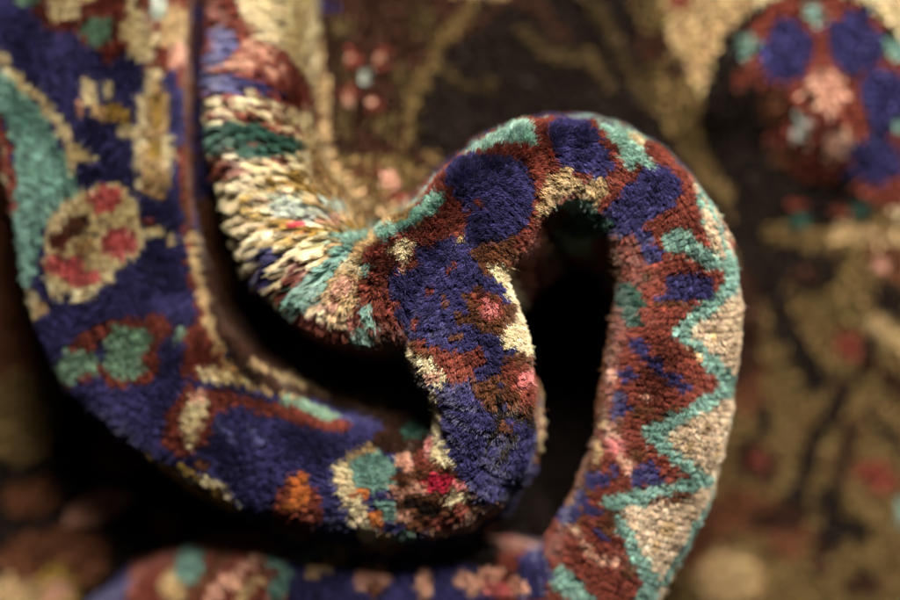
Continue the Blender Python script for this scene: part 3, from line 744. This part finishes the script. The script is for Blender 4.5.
CHART_SPREAD = [  # dark brown recesses and khaki field have their shade painted in
[5079,4045,18091,4001],
[4001,5078,4045,18090,4002],
[4001,5078,4045,18090,4002],
[4001,5078,4045,18090,4002],
[4001,5078,4046,18089,4002],
[4001,5078,4046,18089,4002],
[4001,5078,4046,18089,4002],
[4001,5079,4045,18089,4002],
[4001,5079,4045,18089,4002],
[4001,5079,4045,18089,4002],
[4001,5079,4045,18089,4002],
[4001,5079,4045,18089,4002],
[4001,5079,4045,18089,4002],
[4001,5079,4046,18088,4002],
[4001,5079,4046,18088,4002],
[4001,5079,4046,18088,4002],
[4001,5079,4046,18088,4002],
[4001,5080,4045,18088,4002],
[5081,4045,18088,4002],
[4001,5080,4045,18088,4002],
[4001,5080,4045,18088,4002],
[4001,5080,4045,18087,4003],
[4001,5080,4045,18087,4003],
[4001,5080,4046,18086,4003],
[4001,5080,4045,18087,4003],
[4001,5081,4045,18086,4003],
[4001,5081,4044,18087,4003],
[4001,5080,4046,18086,4003],
[4001,5081,4045,18086,4003],
[4001,5081,4045,18086,4003],
[4001,5081,4046,18085,4003],
[4001,5081,4045,18086,4003],
[4001,5042,11007,12001,5031,4045,18087,4002],
[4001,5041,11009,12002,16002,5027,4046,18017,11005,18063,4003],
[5042,11010,12002,16003,5025,4046,18016,11008,18013,20004,18044,4003],
[5043,11009,12004,16001,5026,4044,18016,11010,18011,20005,18044,4003],
[4001,5042,11008,16001,12004,16001,5025,4045,18016,11010,18011,20006,18043,4003],
[5046,11001,4004,16003,12001,16002,4003,5023,4044,18014,4002,11010,18007,20002,18004,20002,18046,4002],
[4001,5045,4006,16004,4005,5022,4045,18012,4004,11008,18008,20002,18051,4003],
[4001,5044,4008,16002,4006,5022,4045,18012,4005,11006,18004,4003,18002,20002,18051,4003],
[4001,5044,4016,5022,4046,18010,4007,11001,4001,18006,4005,18001,20003,18050,4003],
[4001,5045,4015,5022,4034,5007,4004,18011,4009,18006,4005,18001,20001,5003,18001,5002,18046,4003],
[4001,5046,4014,5022,4028,5016,4002,18010,4009,18002,4002,18001,4007,20001,5007,18045,4003],
[4001,5048,4011,5009,3002,5012,4029,5017,18011,4012,20006,4001,18001,5009,18044,4003],
[4001,5052,4005,5009,3005,5011,4030,5018,18009,4011,20008,18002,5006,18005,6001,18040,4003],
[4001,5054,12005,5007,3005,5011,4031,5018,18008,4011,20009,18001,5003,18008,6002,18039,4003],
[4001,5045,4006,5003,12007,5005,3004,5012,4031,5018,18009,4013,20004,5001,18001,5004,18008,6002,18039,4003],
[4001,5044,4009,5002,12007,5020,4032,5017,18011,4002,18001,4009,18001,5003,18001,5004,18008,6002,18038,4004],
[4001,5044,4009,5003,12007,5018,4034,5016,18015,4006,18003,5003,18001,5004,18049,4003],
[4001,5045,4008,5005,12005,5018,4035,5015,18025,5002,18003,5002,20001,18003,3005,18040,4003],
[4001,5046,4006,5027,4037,5015,18020,20003,18002,5003,18003,20002,18002,3005,18041,4003],
[4001,5050,4001,5027,4039,5014,18017,20006,18003,5002,18003,20002,18001,3005,18043,4002],
[4001,5059,3005,5013,4026,5001,4001,5027,18016,20002,3002,20002,18003,5003,18002,20002,18001,3004,18043,4003],
[5047,18002,5010,3007,5010,4015,5001,4001,5040,18016,20002,3002,20002,18003,5003,18003,20002,18047,4003],
[4001,5044,18007,5007,3006,4002,5067,18015,20003,3001,20001,18004,5003,18002,20003,18006,5002,18039,4003],
[4001,5043,18008,5007,3005,4004,5067,18014,20004,18006,5002,18003,20002,18005,5002,18040,4003],
[5043,18010,5006,3004,4006,5030,8005,5031,18016,20001,18007,5003,18002,20002,18004,5002,18041,4003],
[5042,18012,5006,1003,4006,5029,8008,5030,18016,5002,18005,5003,18002,20003,18002,5002,18042,4003],
[4001,5041,18012,5005,1004,4006,5028,8009,5031,18015,5002,18006,5003,18001,20002,18002,5002,18042,4004],
[4001,5041,18012,5004,1005,5002,4006,5026,8009,5031,18013,4001,18001,5002,18007,5003,18003,5002,18044,4003],
[4001,5041,18012,5006,1003,4008,5025,4001,8009,5031,4001,18011,4003,5002,18007,5003,18003,5001,18045,4003],
[4001,5041,18012,5006,4011,5023,4004,8007,4001,5032,4001,18010,4004,18008,20001,5003,18048,4003],
[4001,5042,18011,5002,4015,5019,4005,11001,4002,11001,4007,5032,4001,18010,4004,18009,5003,18007,20001,18040,4003],
[4001,5042,18011,4017,5017,4006,11005,4007,5032,4002,18008,4005,18006,5002,18001,20001,5002,18006,20002,18040,4003],
[4001,5043,18008,4019,5016,11007,5009,4002,5033,4003,18007,20003,4002,18005,5004,20002,5002,18004,20003,18039,4004],
[4001,5041,4004,18005,4020,5013,11003,1003,5048,4004,18005,20004,4002,18005,5004,18001,20001,18001,5002,18002,20003,18041,4003],
[4001,5038,4032,5008,11005,1005,5050,4003,18005,20005,4001,18004,5004,18005,5001,20004,18042,4003],
[4001,5033,4037,5008,11001,5001,1003,4002,5053,4004,18003,20006,4001,18003,5005,18005,20003,18044,4003],
[4001,5030,4040,5008,1003,4003,5054,4004,18003,20006,18004,5004,18003,3003,20002,18004,11002,18039,4003],
[4001,5026,4044,5007,1002,4003,5056,4005,20001,18001,20006,18004,5003,18004,3003,20001,5001,18003,11004,18038,4003],
[4001,5024,4047,5004,1002,4004,5057,4001,20005,18001,20006,18002,5005,18003,3004,18001,5001,18001,11004,18041,4002],
[5019,4053,5004,4006,5057,4001,20012,18002,5004,18005,3003,18001,5001,11004,18041,4003],
[4001,5014,4056,5004,4006,5058,20013,18001,5004,18006,3001,18003,11003,18043,4003],
[4001,5011,4060,5003,4006,5058,20013,18001,5005,18008,11003,18001,5001,18042,4003],
[4001,5009,4062,5003,4006,5057,20014,18001,5003,18012,5004,18041,4003],
[4001,5005,4066,5002,4010,5054,20013,18001,5004,18011,5005,18041,4003],
[4072,5002,4009,5055,20014,5004,18010,5007,18040,4003],
[4072,5002,4008,5056,20013,5004,18002,5003,18007,5005,18041,4003],
[4071,5003,4008,5057,20012,5004,18001,5006,18006,5002,18042,4004],
[4071,5003,4008,5057,20011,5006,20004,5002,18006,4007,18001,4001,18035,4004],
[4071,5003,4007,5058,20007,4002,20001,5007,20003,5003,18005,12002,4010,18033,4004],
[4071,5002,4007,5060,20006,4001,18001,5015,18004,12002,4010,18033,4004],
[4071,5002,4007,5061,20004,5001,4001,18001,5013,18001,5001,18003,4010,18035,4005],
[4071,5002,4006,5066,4002,5010,18009,4006,18040,4004],
[4071,5002,4006,5066,4001,5007,18008,11011,18039,4005],
[4071,5002,4005,5019,18005,5002,18001,5047,18004,5001,18004,11011,18039,4005],
[4071,5002,4005,5017,18006,11006,5045,18001,5001,18001,8003,5004,11003,18001,11001,18044,4005],
[4071,5002,4004,5016,18006,11007,18001,5040,18001,5008,8002,5008,18045,4005],
[4071,5002,4004,5016,18001,1002,11005,3002,18004,5040,18001,5014,3002,8002,5001,18002,10008,18001,10001,18032,4005],
[4071,5002,4003,5017,1002,11003,18001,3006,18002,5039,18001,5008,3003,5004,3001,5001,8002,5001,3004,10024,18002,10001,18003,10001,18009,4005],
[4071,5002,4001,1001,5017,1002,11003,4001,18002,12001,18007,5038,18002,5018,3007,10038,4005],
[4071,5002,4001,1002,5015,1002,11003,18003,12002,18007,5036,18004,5016,3011,10036,4005],
[4071,5001,4002,1002,5015,1001,11003,4004,12002,18005,20001,18001,5035,18004,5017,3001,1003,3007,10036,4005],
[4071,5002,4001,1001,5015,1002,11002,18002,4001,18001,4001,18005,20003,5036,18003,5011,3005,5001,1007,3004,10037,4005],
[4071,5002,4001,1001,5015,1001,11002,18010,20002,18002,5035,18004,5009,3007,5001,1007,3004,10036,4006],
[4071,5002,4001,1001,4001,5014,1002,11001,5001,20010,18002,5036,18003,5008,20001,4002,20001,3003,12001,3002,1007,3004,10036,4006],
[4071,5002,4001,1001,4001,5014,1001,11001,5001,20008,18001,20001,5037,18005,5007,20001,4003,20001,3002,12003,1008,3004,10036,4006],
[4071,5001,4002,1001,5014,1002,11002,20001,21001,20004,21002,20001,18001,5037,18004,5008,20001,4001,20002,3003,12004,1006,3005,10036,4006],
[4071,5001,4002,1001,5015,11002,20001,21002,20003,21003,20001,18001,21001,5035,21001,18004,5008,3004,17001,3002,12003,3002,1003,3007,10036,4006],
[4071,5001,4002,1001,4001,5014,11002,20001,21002,20002,21004,20001,18001,21001,5034,18006,5008,3003,17002,3001,20003,12001,3003,1003,6003,3003,10035,4007],
[4070,5002,4001,1002,5015,11002,20001,21002,20003,21004,18001,5035,18005,5009,20002,3001,17002,3007,1004,6003,3003,10035,4007],
[4070,5002,4002,1001,5015,11002,20001,21002,20002,3002,20003,18002,5033,21001,18005,5008,20001,4002,20001,17001,3003,12001,3004,1006,3004,10035,4007],
[4070,5002,4002,1001,5015,11002,20001,21001,12001,20002,12001,3001,20003,18002,5031,21003,18005,5008,4003,20001,3002,12004,3002,1007,3003,10036,4007],
[4070,5002,4002,1001,4001,5014,11002,20001,3001,12001,3001,20001,3001,20003,21001,18002,5030,21003,18006,5007,20001,4003,3002,20001,12005,3001,1007,3003,10036,4007],
[4070,5002,4002,1001,5015,11002,20002,3001,20006,21002,18002,5029,21003,18006,5008,20001,4001,20001,3002,12005,3002,1007,3003,10036,4007],
[4070,5002,4002,1001,5015,11002,20002,21001,20001,17001,20003,21003,18002,5004,21005,5016,21001,5002,21004,18005,11001,5004,3001,5002,3003,1001,3002,12005,3002,1006,3004,10036,4007],
[4070,5001,4002,1001,4001,5015,11001,20002,21002,20001,17001,20003,21003,18002,5002,21002,5004,21001,5015,21001,5003,21004,18002,20001,18001,11003,5003,3004,1005,3001,12003,3001,1002,3001,1004,3005,10036,4007],
[4070,5001,4002,1002,5014,11002,20002,21001,3002,20002,3002,20001,21001,20002,18002,5001,21002,5019,21002,5002,21002,5001,21002,18001,20003,11002,5004,3004,1005,3004,1005,3008,10036,4007],
[4070,5001,4002,1001,4001,5014,11002,20002,21001,12001,3001,20002,12001,20006,18001,21001,5020,21002,5003,21002,5001,21002,18001,20002,11004,5004,3002,1007,3002,1007,3001,6002,3004,10036,4007],
[4070,5001,4002,1001,4001,5014,11002,20003,3002,20002,3002,20005,18001,21001,5015,21007,5002,21002,5002,20003,18002,11004,5004,6001,3001,1007,3002,1007,6004,3003,10037,4006],
[4069,5002,4002,1001,4001,5014,11002,20014,18002,5013,21005,5001,21002,5003,21002,5001,20005,11006,5002,6003,1007,3002,1007,6003,10001,3001,10038,4007],
[4070,5001,4002,1001,4001,5014,11001,20002,21003,20010,18003,20001,5010,21002,5009,21002,5002,20004,11007,5002,6002,3002,1006,3002,1007,5002,10042,4006],
[4070,5001,4002,1001,5014,11003,20001,21003,20008,21002,20001,18003,20002,5007,21003,5001,20003,5005,21002,5002,20004,11008,5002,3003,1005,3003,1006,3001,5001,10043,4006],
[4069,5001,4003,1001,4001,5013,11002,5001,20001,21003,20007,21004,20001,18003,20002,5005,21002,5003,20002,5005,21002,5003,20001,21001,18002,11009,5002,3003,1003,3002,6001,3001,1005,3001,5001,10044,4006],
[4069,5002,4002,1001,5014,11002,20012,21004,20002,18003,20002,5008,20002,5006,21002,5003,21002,18002,11010,5002,3006,6003,3002,1003,5001,10045,4006],
[4069,5001,4002,1002,5014,11002,1003,20009,21004,20003,18002,5001,20002,5006,20002,5006,21002,5004,21002,18002,11011,5002,3005,6002,3005,5001,10046,4006],
[4069,5001,4002,1002,4001,5012,11003,1001,20013,21001,20005,18002,5001,20002,5003,20004,5005,21003,5003,21003,18001,11001,3003,11008,10002,5001,3009,5001,10048,4006],
[4069,5001,4002,1001,4001,5014,11001,1001,20021,18001,5002,20007,5006,21002,5004,21003,18001,11001,3003,11008,10004,5001,3001,5005,10049,4007],
[4069,5001,4005,5012,11002,1001,20001,5001,20001,5001,20002,5001,20011,11001,20001,11002,20001,11003,20002,5008,21002,5005,21003,18001,11012,10060,4007],
[4069,5001,4004,5013,11002,1001,5016,11010,20002,5008,21002,5005,21003,18001,11012,10060,4007],
[4069,5001,4005,5012,11001,1002,5016,11003,5001,11001,5001,18001,11001,5003,20001,5008,21001,5005,21004,18001,11013,10059,4007],
[4069,5001,4004,5013,11001,1001,5024,18002,5018,21003,18001,11013,10059,4007],
[4069,5001,4005,5011,11002,1001,5024,18003,5016,21004,18001,11013,10059,4007],
[4069,5001,4005,5012,11001,1001,5025,18002,5016,21004,11014,10059,4007],
[4075,5011,11001,1001,5026,18002,5016,21004,11014,10059,4007],
[4069,5001,4005,5011,11001,1001,5044,21003,18002,11001,18003,10068,4007],
[4069,5001,4005,5012,11001,5044,21004,18005,10068,4007],
[4069,5001,4005,5057,21004,18006,10067,4007],
[4069,5001,4005,5057,21003,18006,10068,4007],
[4069,5001,4005,5057,21003,18006,10068,4007],
[4069,5001,4005,5056,21004,18006,10068,4007],
[4069,5062,21004,18006,10068,4007],
[4069,5062,21004,18007,10067,4007],
[4069,5062,21004,18007,10067,4007],
[4069,5061,21005,18007,10067,4007],
[4069,5061,21004,18008,10067,4007],
[4068,5062,21005,18007,10067,4007],
[4068,5062,21005,18006,10068,4007],
[4068,5062,21005,18006,10068,4007],
[4068,5062,21005,18007,10067,4007],
[4068,5062,21005,18007,10067,4007],
[4068,5061,21005,18007,10068,4007],
[4068,5061,21005,18008,10067,4007],
[4068,5061,21005,18008,10002,4002,10001,4002,10001,4003,10001,4006,10003,4011,10001,4009,10002,4001,10002,4001,10003,4002,10001,4002,10011,4007],
[4068,5061,21005,18002,4080],
[4070,5001,4021,5002,4001,5032,4089],
[4216],
[4216],
[4216],
[4216],
[4216],
[4216]]
def read_chart(rows):
    return np.array([[k // 1000 for k in r for _ in range(k % 1000)] for r in rows])

# dyed wool, linear albedo; some tones also paint in shade
DYE = {
    'navy': (.041, .037, .132),
    'lilac blue': (.115, .115, .27),
    'rust red': (.205, .050, .035),
    'brown': (.135, .052, .026),  # dark wool, also used to paint the black shade of recesses
    'dark brown': (.017, .011, .009),
    'teal': (.215, .375, .33),
    'pale teal': (.33, .52, .45),
    'dark green': (.035, .095, .072),
    'sage': (.20, .31, .23),
    'cream': (.72, .60, .39),
    'tan': (.50, .355, .19),
    'salmon': (.60, .335, .25),
    'rose': (.58, .19, .19),
    'crimson': (.50, .028, .07),
    'orange': (.62, .20, .055),
    'ochre': (.38, .245, .055),
    'grey blue': (.50, .56, .50),
}
DYE['khaki'] = (.16, .105, .042)  # cream field where it lies deeper, its dimness painted into the colour
DYE['beige'] = (.60, .465, .34)
DYE['maroon'] = (.045, .019, .012)
DYE['umber'] = (.085, .056, .024)  # tan lines of the dark recess, dimmed with painted shade
LUT = np.zeros((len(DYE) + 1, 3))
for k, v in enumerate(DYE.values()):
    LUT[k + 1] = v
rng = np.random.default_rng(11)

# ------------------------------------------------------------------ materials
def new_mat(name):
    m = bpy.data.materials.new(name); m.use_nodes = True
    nt = m.node_tree
    return m, nt, nt.nodes['Principled BSDF']

def wool_ground_mat():
    """The knotted base under the pile: the chart's colour, broken up by woven noise."""
    m, nt, b = new_mat('knotted_wool')
    a = nt.nodes.new('ShaderNodeAttribute'); a.attribute_name = 'dye'
    n = nt.nodes.new('ShaderNodeTexNoise'); n.inputs['Scale'].default_value = 900
    mx = nt.nodes.new('ShaderNodeMix'); mx.data_type = 'RGBA'; mx.blend_type = 'MULTIPLY'
    mx.inputs[0].default_value = .6
    nt.links.new(a.outputs['Color'], mx.inputs[6]); nt.links.new(n.outputs['Fac'], mx.inputs[7])
    nt.links.new(mx.outputs[2], b.inputs['Base Color'])
    b.inputs['Roughness'].default_value = .95
    b.inputs['Specular IOR Level'].default_value = .1
    return m

def wool_fibre_mat():
    m, nt, b = new_mat('wool_fibre')
    a = nt.nodes.new('ShaderNodeAttribute'); a.attribute_name = 'dye'
    nt.links.new(a.outputs['Color'], b.inputs['Base Color'])
    b.inputs['Roughness'].default_value = .33
    b.inputs['Specular IOR Level'].default_value = .65
    b.inputs['Sheen Weight'].default_value = .03
    b.inputs['Sheen Roughness'].default_value = .4
    return m

def dull_wool_mat():
    m, nt, b = new_mat('dull_old_wool')
    a = nt.nodes.new('ShaderNodeAttribute'); a.attribute_name = 'dye'
    nt.links.new(a.outputs['Color'], b.inputs['Base Color'])
    b.inputs['Roughness'].default_value = .85
    b.inputs['Specular IOR Level'].default_value = .12
    return m

def backing_mat():
    m, nt, b = new_mat('woven_backing')
    tc = nt.nodes.new('ShaderNodeTexCoord')
    w = nt.nodes.new('ShaderNodeTexWave'); w.inputs['Scale'].default_value = 260; w.inputs['Distortion'].default_value = 3
    r = nt.nodes.new('ShaderNodeValToRGB')
    r.color_ramp.elements[0].color = (.10, .075, .05, 1); r.color_ramp.elements[1].color = (.34, .27, .18, 1)
    nt.links.new(tc.outputs['Object'], w.inputs['Vector']); nt.links.new(w.outputs['Fac'], r.inputs['Fac'])
    nt.links.new(r.outputs['Color'], b.inputs['Base Color'])
    bp = nt.nodes.new('ShaderNodeBump'); bp.inputs['Strength'].default_value = .6; bp.inputs['Distance'].default_value = .0006
    nt.links.new(w.outputs['Fac'], bp.inputs['Height']); nt.links.new(bp.outputs['Normal'], b.inputs['Normal'])
    b.inputs['Roughness'].default_value = .95
    return m

def selvedge_mat(name, dark, pale):
    m, nt, b = new_mat(name)
    tc = nt.nodes.new('ShaderNodeTexCoord')
    n = nt.nodes.new('ShaderNodeTexNoise'); n.inputs['Scale'].default_value = 420; n.inputs['Detail'].default_value = 3
    r = nt.nodes.new('ShaderNodeValToRGB')
    r.color_ramp.elements[0].color = (*dark, 1); r.color_ramp.elements[1].color = (*pale, 1)
    r.color_ramp.elements[0].position = .3; r.color_ramp.elements[1].position = .7
    nt.links.new(tc.outputs['Object'], n.inputs['Vector']); nt.links.new(n.outputs['Fac'], r.inputs['Fac'])
    nt.links.new(r.outputs['Color'], b.inputs['Base Color'])
    bp = nt.nodes.new('ShaderNodeBump'); bp.inputs['Strength'].default_value = .8; bp.inputs['Distance'].default_value = .0008
    nt.links.new(n.outputs['Fac'], bp.inputs['Height']); nt.links.new(bp.outputs['Normal'], b.inputs['Normal'])
    b.inputs['Roughness'].default_value = .85
    return m

def floor_mat():
    m, nt, b = new_mat('dark_floor_boards')
    tc = nt.nodes.new('ShaderNodeTexCoord')
    br = nt.nodes.new('ShaderNodeTexBrick'); br.inputs['Scale'].default_value = 1.0
    br.inputs['Brick Width'].default_value = 1.2; br.inputs['Row Height'].default_value = .12; br.inputs['Mortar Size'].default_value = .002
    br.inputs['Color1'].default_value = (.10, .055, .03, 1); br.inputs['Color2'].default_value = (.075, .04, .022, 1)
    br.inputs['Mortar'].default_value = (.01, .007, .005, 1)
    nt.links.new(tc.outputs['Object'], br.inputs['Vector']); nt.links.new(br.outputs['Color'], b.inputs['Base Color'])
    b.inputs['Roughness'].default_value = .5
    return m

M_GROUND, M_FIBRE, M_DULL, M_BACK, M_FLOOR = wool_ground_mat(), wool_fibre_mat(), dull_wool_mat(), backing_mat(), floor_mat()
M_CORD = selvedge_mat('overcast_wool_cord', (.15, .085, .05), (.42, .28, .17))

# ------------------------------------------------------------------ builders
def link(o, parent=None):
    scene.collection.objects.link(o)
    if parent is not None:
        o.parent = parent
    return o

def sheet_mesh(name, G, mat, chart=None, flip=False):
    """A grid of points as one smooth mesh; the chart gives each knot's face its dye."""
    R, C = G.shape[:2]
    idx = np.arange(R * C).reshape(R, C)
    q = np.stack([idx[:-1, :-1], idx[1:, :-1], idx[1:, 1:], idx[:-1, 1:]], -1).reshape(-1, 4)
    if flip:
        q = q[:, ::-1]
    me = bpy.data.meshes.new(name)
    me.from_pydata(G.reshape(-1, 3).tolist(), [], q.tolist())
    me.polygons.foreach_set('use_smooth', np.ones(len(me.polygons), bool))
    if chart is not None:
        at = me.attributes.new('dye', 'FLOAT_COLOR', 'FACE')
        col = np.ones((len(q), 4), np.float32)
        col[:, :3] = LUT[chart.reshape(-1)]
        at.data.foreach_set('color', col.ravel())
    me.materials.append(mat)
    me.update()
    return bpy.data.objects.new(name, me)

def solid_sheet(name, G, N, thick, mat):
    """The rug's foundation: a closed slab under the knots, thick metres deep, with its cut edges."""
    R, C = G.shape[:2]
    top, bot = G - N * .0004, G - N * thick
    V = np.concatenate([top.reshape(-1, 3), bot.reshape(-1, 3)])
    idx = np.arange(R * C).reshape(R, C); o = R * C
    f = []
    a = np.stack([idx[:-1, :-1], idx[1:, :-1], idx[1:, 1:], idx[:-1, 1:]], -1).reshape(-1, 4)
    f += a.tolist(); f += (a[:, ::-1] + o).tolist()
    ring = list(idx[0, :]) + list(idx[1:, -1]) + list(idx[-1, -2::-1]) + list(idx[-2:0:-1, 0])
    for i in range(len(ring)):
        p, q2 = int(ring[i]), int(ring[(i + 1) % len(ring)])
        f.append([p, q2, q2 + o, p + o])
    me = bpy.data.meshes.new(name)
    me.from_pydata(V.tolist(), [], f)
    me.polygons.foreach_set('use_smooth', np.ones(len(me.polygons), bool))
    me.materials.append(mat); me.update()
    return bpy.data.objects.new(name, me)

def bilinear(A, i, j, u, v):
    u, v = u[:, None], v[:, None]
    return (A[i, j] * (1 - u) * (1 - v) + A[i + 1, j] * u * (1 - v) + A[i, j + 1] * (1 - u) * v + A[i + 1, j + 1] * u * v)

def pile(name, G, N, chart, count, length, lean, width, pts=5, clump=.15, loose=.13, curl=.2, big=None, mat=None):
    """Cut pile: every knot's two tufts of wool, each fibre rooted in its knot and dyed by the chart.
    count: fibres per knot (array), length: per row, lean: (rows, cols, 3) nap direction field."""
    R, C = chart.shape
    k = np.repeat(np.arange(R * C), count.reshape(-1))
    n = len(k)
    i, j = k // C, k % C
    half = rng.random(n) < .5
    u = np.clip(rng.normal(.5, .27, n), .01, .99)
    v = np.where(half, rng.normal(.28, .16, n), rng.normal(.72, .16, n)).clip(.01, .99)
    root = bilinear(G, i, j, u, v)
    nor = unit(bilinear(N, i, j, u, v))
    # each knot's own leaning and length
    kd = rng.normal(0, clump * .7, (R * C, 3)); kl = rng.normal(1, .08, R * C)
    knot = bilinear(G, i, j, np.full(n, .5), np.full(n, .5))
    tight = np.full(n, .22)
    if big is not None:        # where the fold opens the pile, neighbouring knots cling together in fat tufts
        i2, j2 = np.minimum(i // 2 * 2 + 1, R - 1), np.minimum(j // 2 * 2 + 1, C - 1)
        bk = big[i][:, None]
        kd = kd[k] * (1 - bk) + kd[i2 * C + j2] * 1.5 * bk
        knot = knot * (1 - bk) + G[i2, j2] * bk
        tight = .22 + .48 * big[i]
    else:
        kd = kd[k]
    stray = rng.random(n) < (.006 if big is None else .0035 * (1 - big[i]) ** 3)
    L = length[i] * kl[k] * rng.normal(1, .10, n).clip(.6, 1.35) * np.where(stray, 1.45, 1)
    d = unit(nor + lean[i, j] + kd + rng.normal(0, loose, (n, 3)) * (1 - .55 * (big[i] if big is not None else 0 * u))[:, None])
    bend = lean[i, j] * .55 + rng.normal(0, curl, (n, 3)) * .5
    bend -= nor * (bend * nor).sum(1, keepdims=True) * .6
    pull = (knot - root) * tight[:, None]
    t = np.linspace(0, 1, pts)
    P = (root[:, None, :] - nor[:, None, :] * .0004 + d[:, None, :] * (L[:, None] * t)[:, :, None]
         + bend[:, None, :] * (L[:, None] * t ** 2)[:, :, None] * .45 + pull[:, None, :] * (t ** 1.5)[None, :, None])
    rad = width * rng.normal(1, .18, n).clip(.5, 1.6)[:, None] * (1 - .62 * t ** 2)[None, :]
    col = np.ones((n, 4), np.float32)
    # the fibres of neighbouring knots mingle along the edge of a colour
    ci = np.clip(np.floor(i + u + rng.normal(0, .19, n)), 0, R - 1).astype(int)
    cj = np.clip(np.floor(j + v + rng.normal(0, .19, n)), 0, C - 1).astype(int)
    c = LUT[chart[ci, cj]]
    # uneven dye lots: per knot, per fibre, and a few strays of a neighbouring colour
    kv = np.exp(rng.normal(0, .19, R * C))[k]; fv = np.exp(rng.normal(0, .26, n))
    hue = 1 + rng.normal(0, .07, (n, 3))
    pale = (rng.random(n) < .06)[:, None]
    c = c * (kv * fv)[:, None] * hue
    c = np.where(pale, c * 1.5 + .02, c)
    col[:, :3] = np.clip(c, .003, .9)
    cu = bpy.data.hair_curves.new(name)
    cu.add_curves([pts] * n)
    cu.attributes['position'].data.foreach_set('vector', P.reshape(-1).astype(np.float32))
    ra = cu.attributes.get('radius') or cu.attributes.new('radius', 'FLOAT', 'POINT')
    ra.data.foreach_set('value', rad.reshape(-1).astype(np.float32))
    ca = cu.attributes.new('dye', 'FLOAT_COLOR', 'CURVE')
    ca.data.foreach_set('color', col.ravel())
    cu.materials.append(mat or M_FIBRE)
    return bpy.data.objects.new(name, cu)

def cord(name, path, r, mat, seg=12, wobble=.13):
    """A round overcast edge cord along path, with a slight twist in its thickness."""
    path = np.asarray(path); n = len(path)
    T = unit(np.gradient(path, axis=0)); Zv = np.array([0, 0, 1.0])
    A = unit(np.cross(T, Zv)); B = np.cross(A, T)
    V = []
    for a in range(n):
        for s in range(seg):
            an = 2 * math.pi * s / seg
            rr = r * (1 + wobble * math.sin(a * 1.9 + an * 1.0))
            V.append(path[a] + rr * (math.cos(an) * A[a] + math.sin(an) * B[a]))
    f = []
    for a in range(n - 1):
        for s in range(seg):
            s2 = (s + 1) % seg
            f.append([a * seg + s, a * seg + s2, (a + 1) * seg + s2, (a + 1) * seg + s])
    f.append(list(range(seg))[::-1]); f.append([(n - 1) * seg + s for s in range(seg)])
    me = bpy.data.meshes.new(name); me.from_pydata(np.array(V).tolist(), [], f)
    me.polygons.foreach_set('use_smooth', np.ones(len(me.polygons), bool))
    me.materials.append(mat); me.update()
    return bpy.data.objects.new(name, me)

def tag(o, label, cat, kind=None):
    o['label'] = label
    if cat: o['category'] = cat
    if kind: o['kind'] = kind

# ------------------------------------------------------------------ the floor
fl = sheet_mesh('floor', np.stack(np.meshgrid(np.linspace(-3, 3, 9), np.linspace(-3, 3, 9)) + [np.zeros((9, 9))], 2), M_FLOOR, flip=True)
fl['kind'] = 'structure'
link(fl)

# ------------------------------------------------------------------ the spread rug underneath
G = spread_grid(); N = grid_normals(G)
if N[..., 2].mean() < 0: N = -N
ch = read_chart(CHART_SPREAD)
spread = bpy.data.objects.new('spread_rug', None); link(spread)
tag(spread, 'rumpled cream field rug lying underneath, with a round red and navy rosette', 'rug')
link(sheet_mesh('field', G, M_GROUND, ch), spread)
link(solid_sheet('backing', G, N, .003, M_BACK), spread)
lean = np.zeros(ch.shape + (3,)); lean[..., 0], lean[..., 1] = NAP_SPREAD
link(pile('pile', G, N, ch, np.full(ch.shape, 6), np.full(ch.shape[0], .0032), lean, .0004, pts=3, mat=M_DULL), spread)

# ------------------------------------------------------------------ the rolled rug on top
rug = bpy.data.objects.new('twisted_rug', None); link(rug)
tag(rug, 'thick hand knotted wool rug twisted into a curled fold, navy and rust with teal zigzag', 'rug')

def build_fold(name, label, ctrl, na, chart, per_knot, along, across, seed, strand=.00012):
    G, pl = fold_grid(ctrl, na)
    N = grid_normals(G)
    mid = N[:, NL + na // 2]
    if mid[:, 2].mean() < 0: N = -N
    f = sheet_mesh(name, G, M_GROUND, chart); f['label'] = label
    link(f, rug)
    link(solid_sheet('backing', G, N, .0032, M_BACK), f)
    cnt = np.full(chart.shape, per_knot)
    cnt[:, :NL - 3] = per_knot // 3; cnt[:, NL + na + 3:] = per_knot // 3
    link(pile('pile', G, N, chart, cnt, pl[:-1], nap(G, along, across, seed, splay_of(pl)), strand, big=splay_of(pl)), f)
    return f, G, N

roll, GR, NRM = build_fold('ridge_fold', 'upper fold running from the cream corner over the arch to the teal zigzag',
                           FOLD_ROLL, NA_ROLL, read_chart(CHART_ROLL), 75, *NAP_ROLL)
band, GB, NB = build_fold('band_fold', 'lower fold, navy with pink and sage flowers and a bound edge',
                          FOLD_BAND, NA_BAND, read_chart(CHART_BAND), 75, *NAP_BAND)

# the overcast edge cord along the open side of the band
n0 = int(len(GB) * .52)
edge = GB[n0:, -1]
link(cord('selvedge', edge[::2], .0016, M_CORD), band)
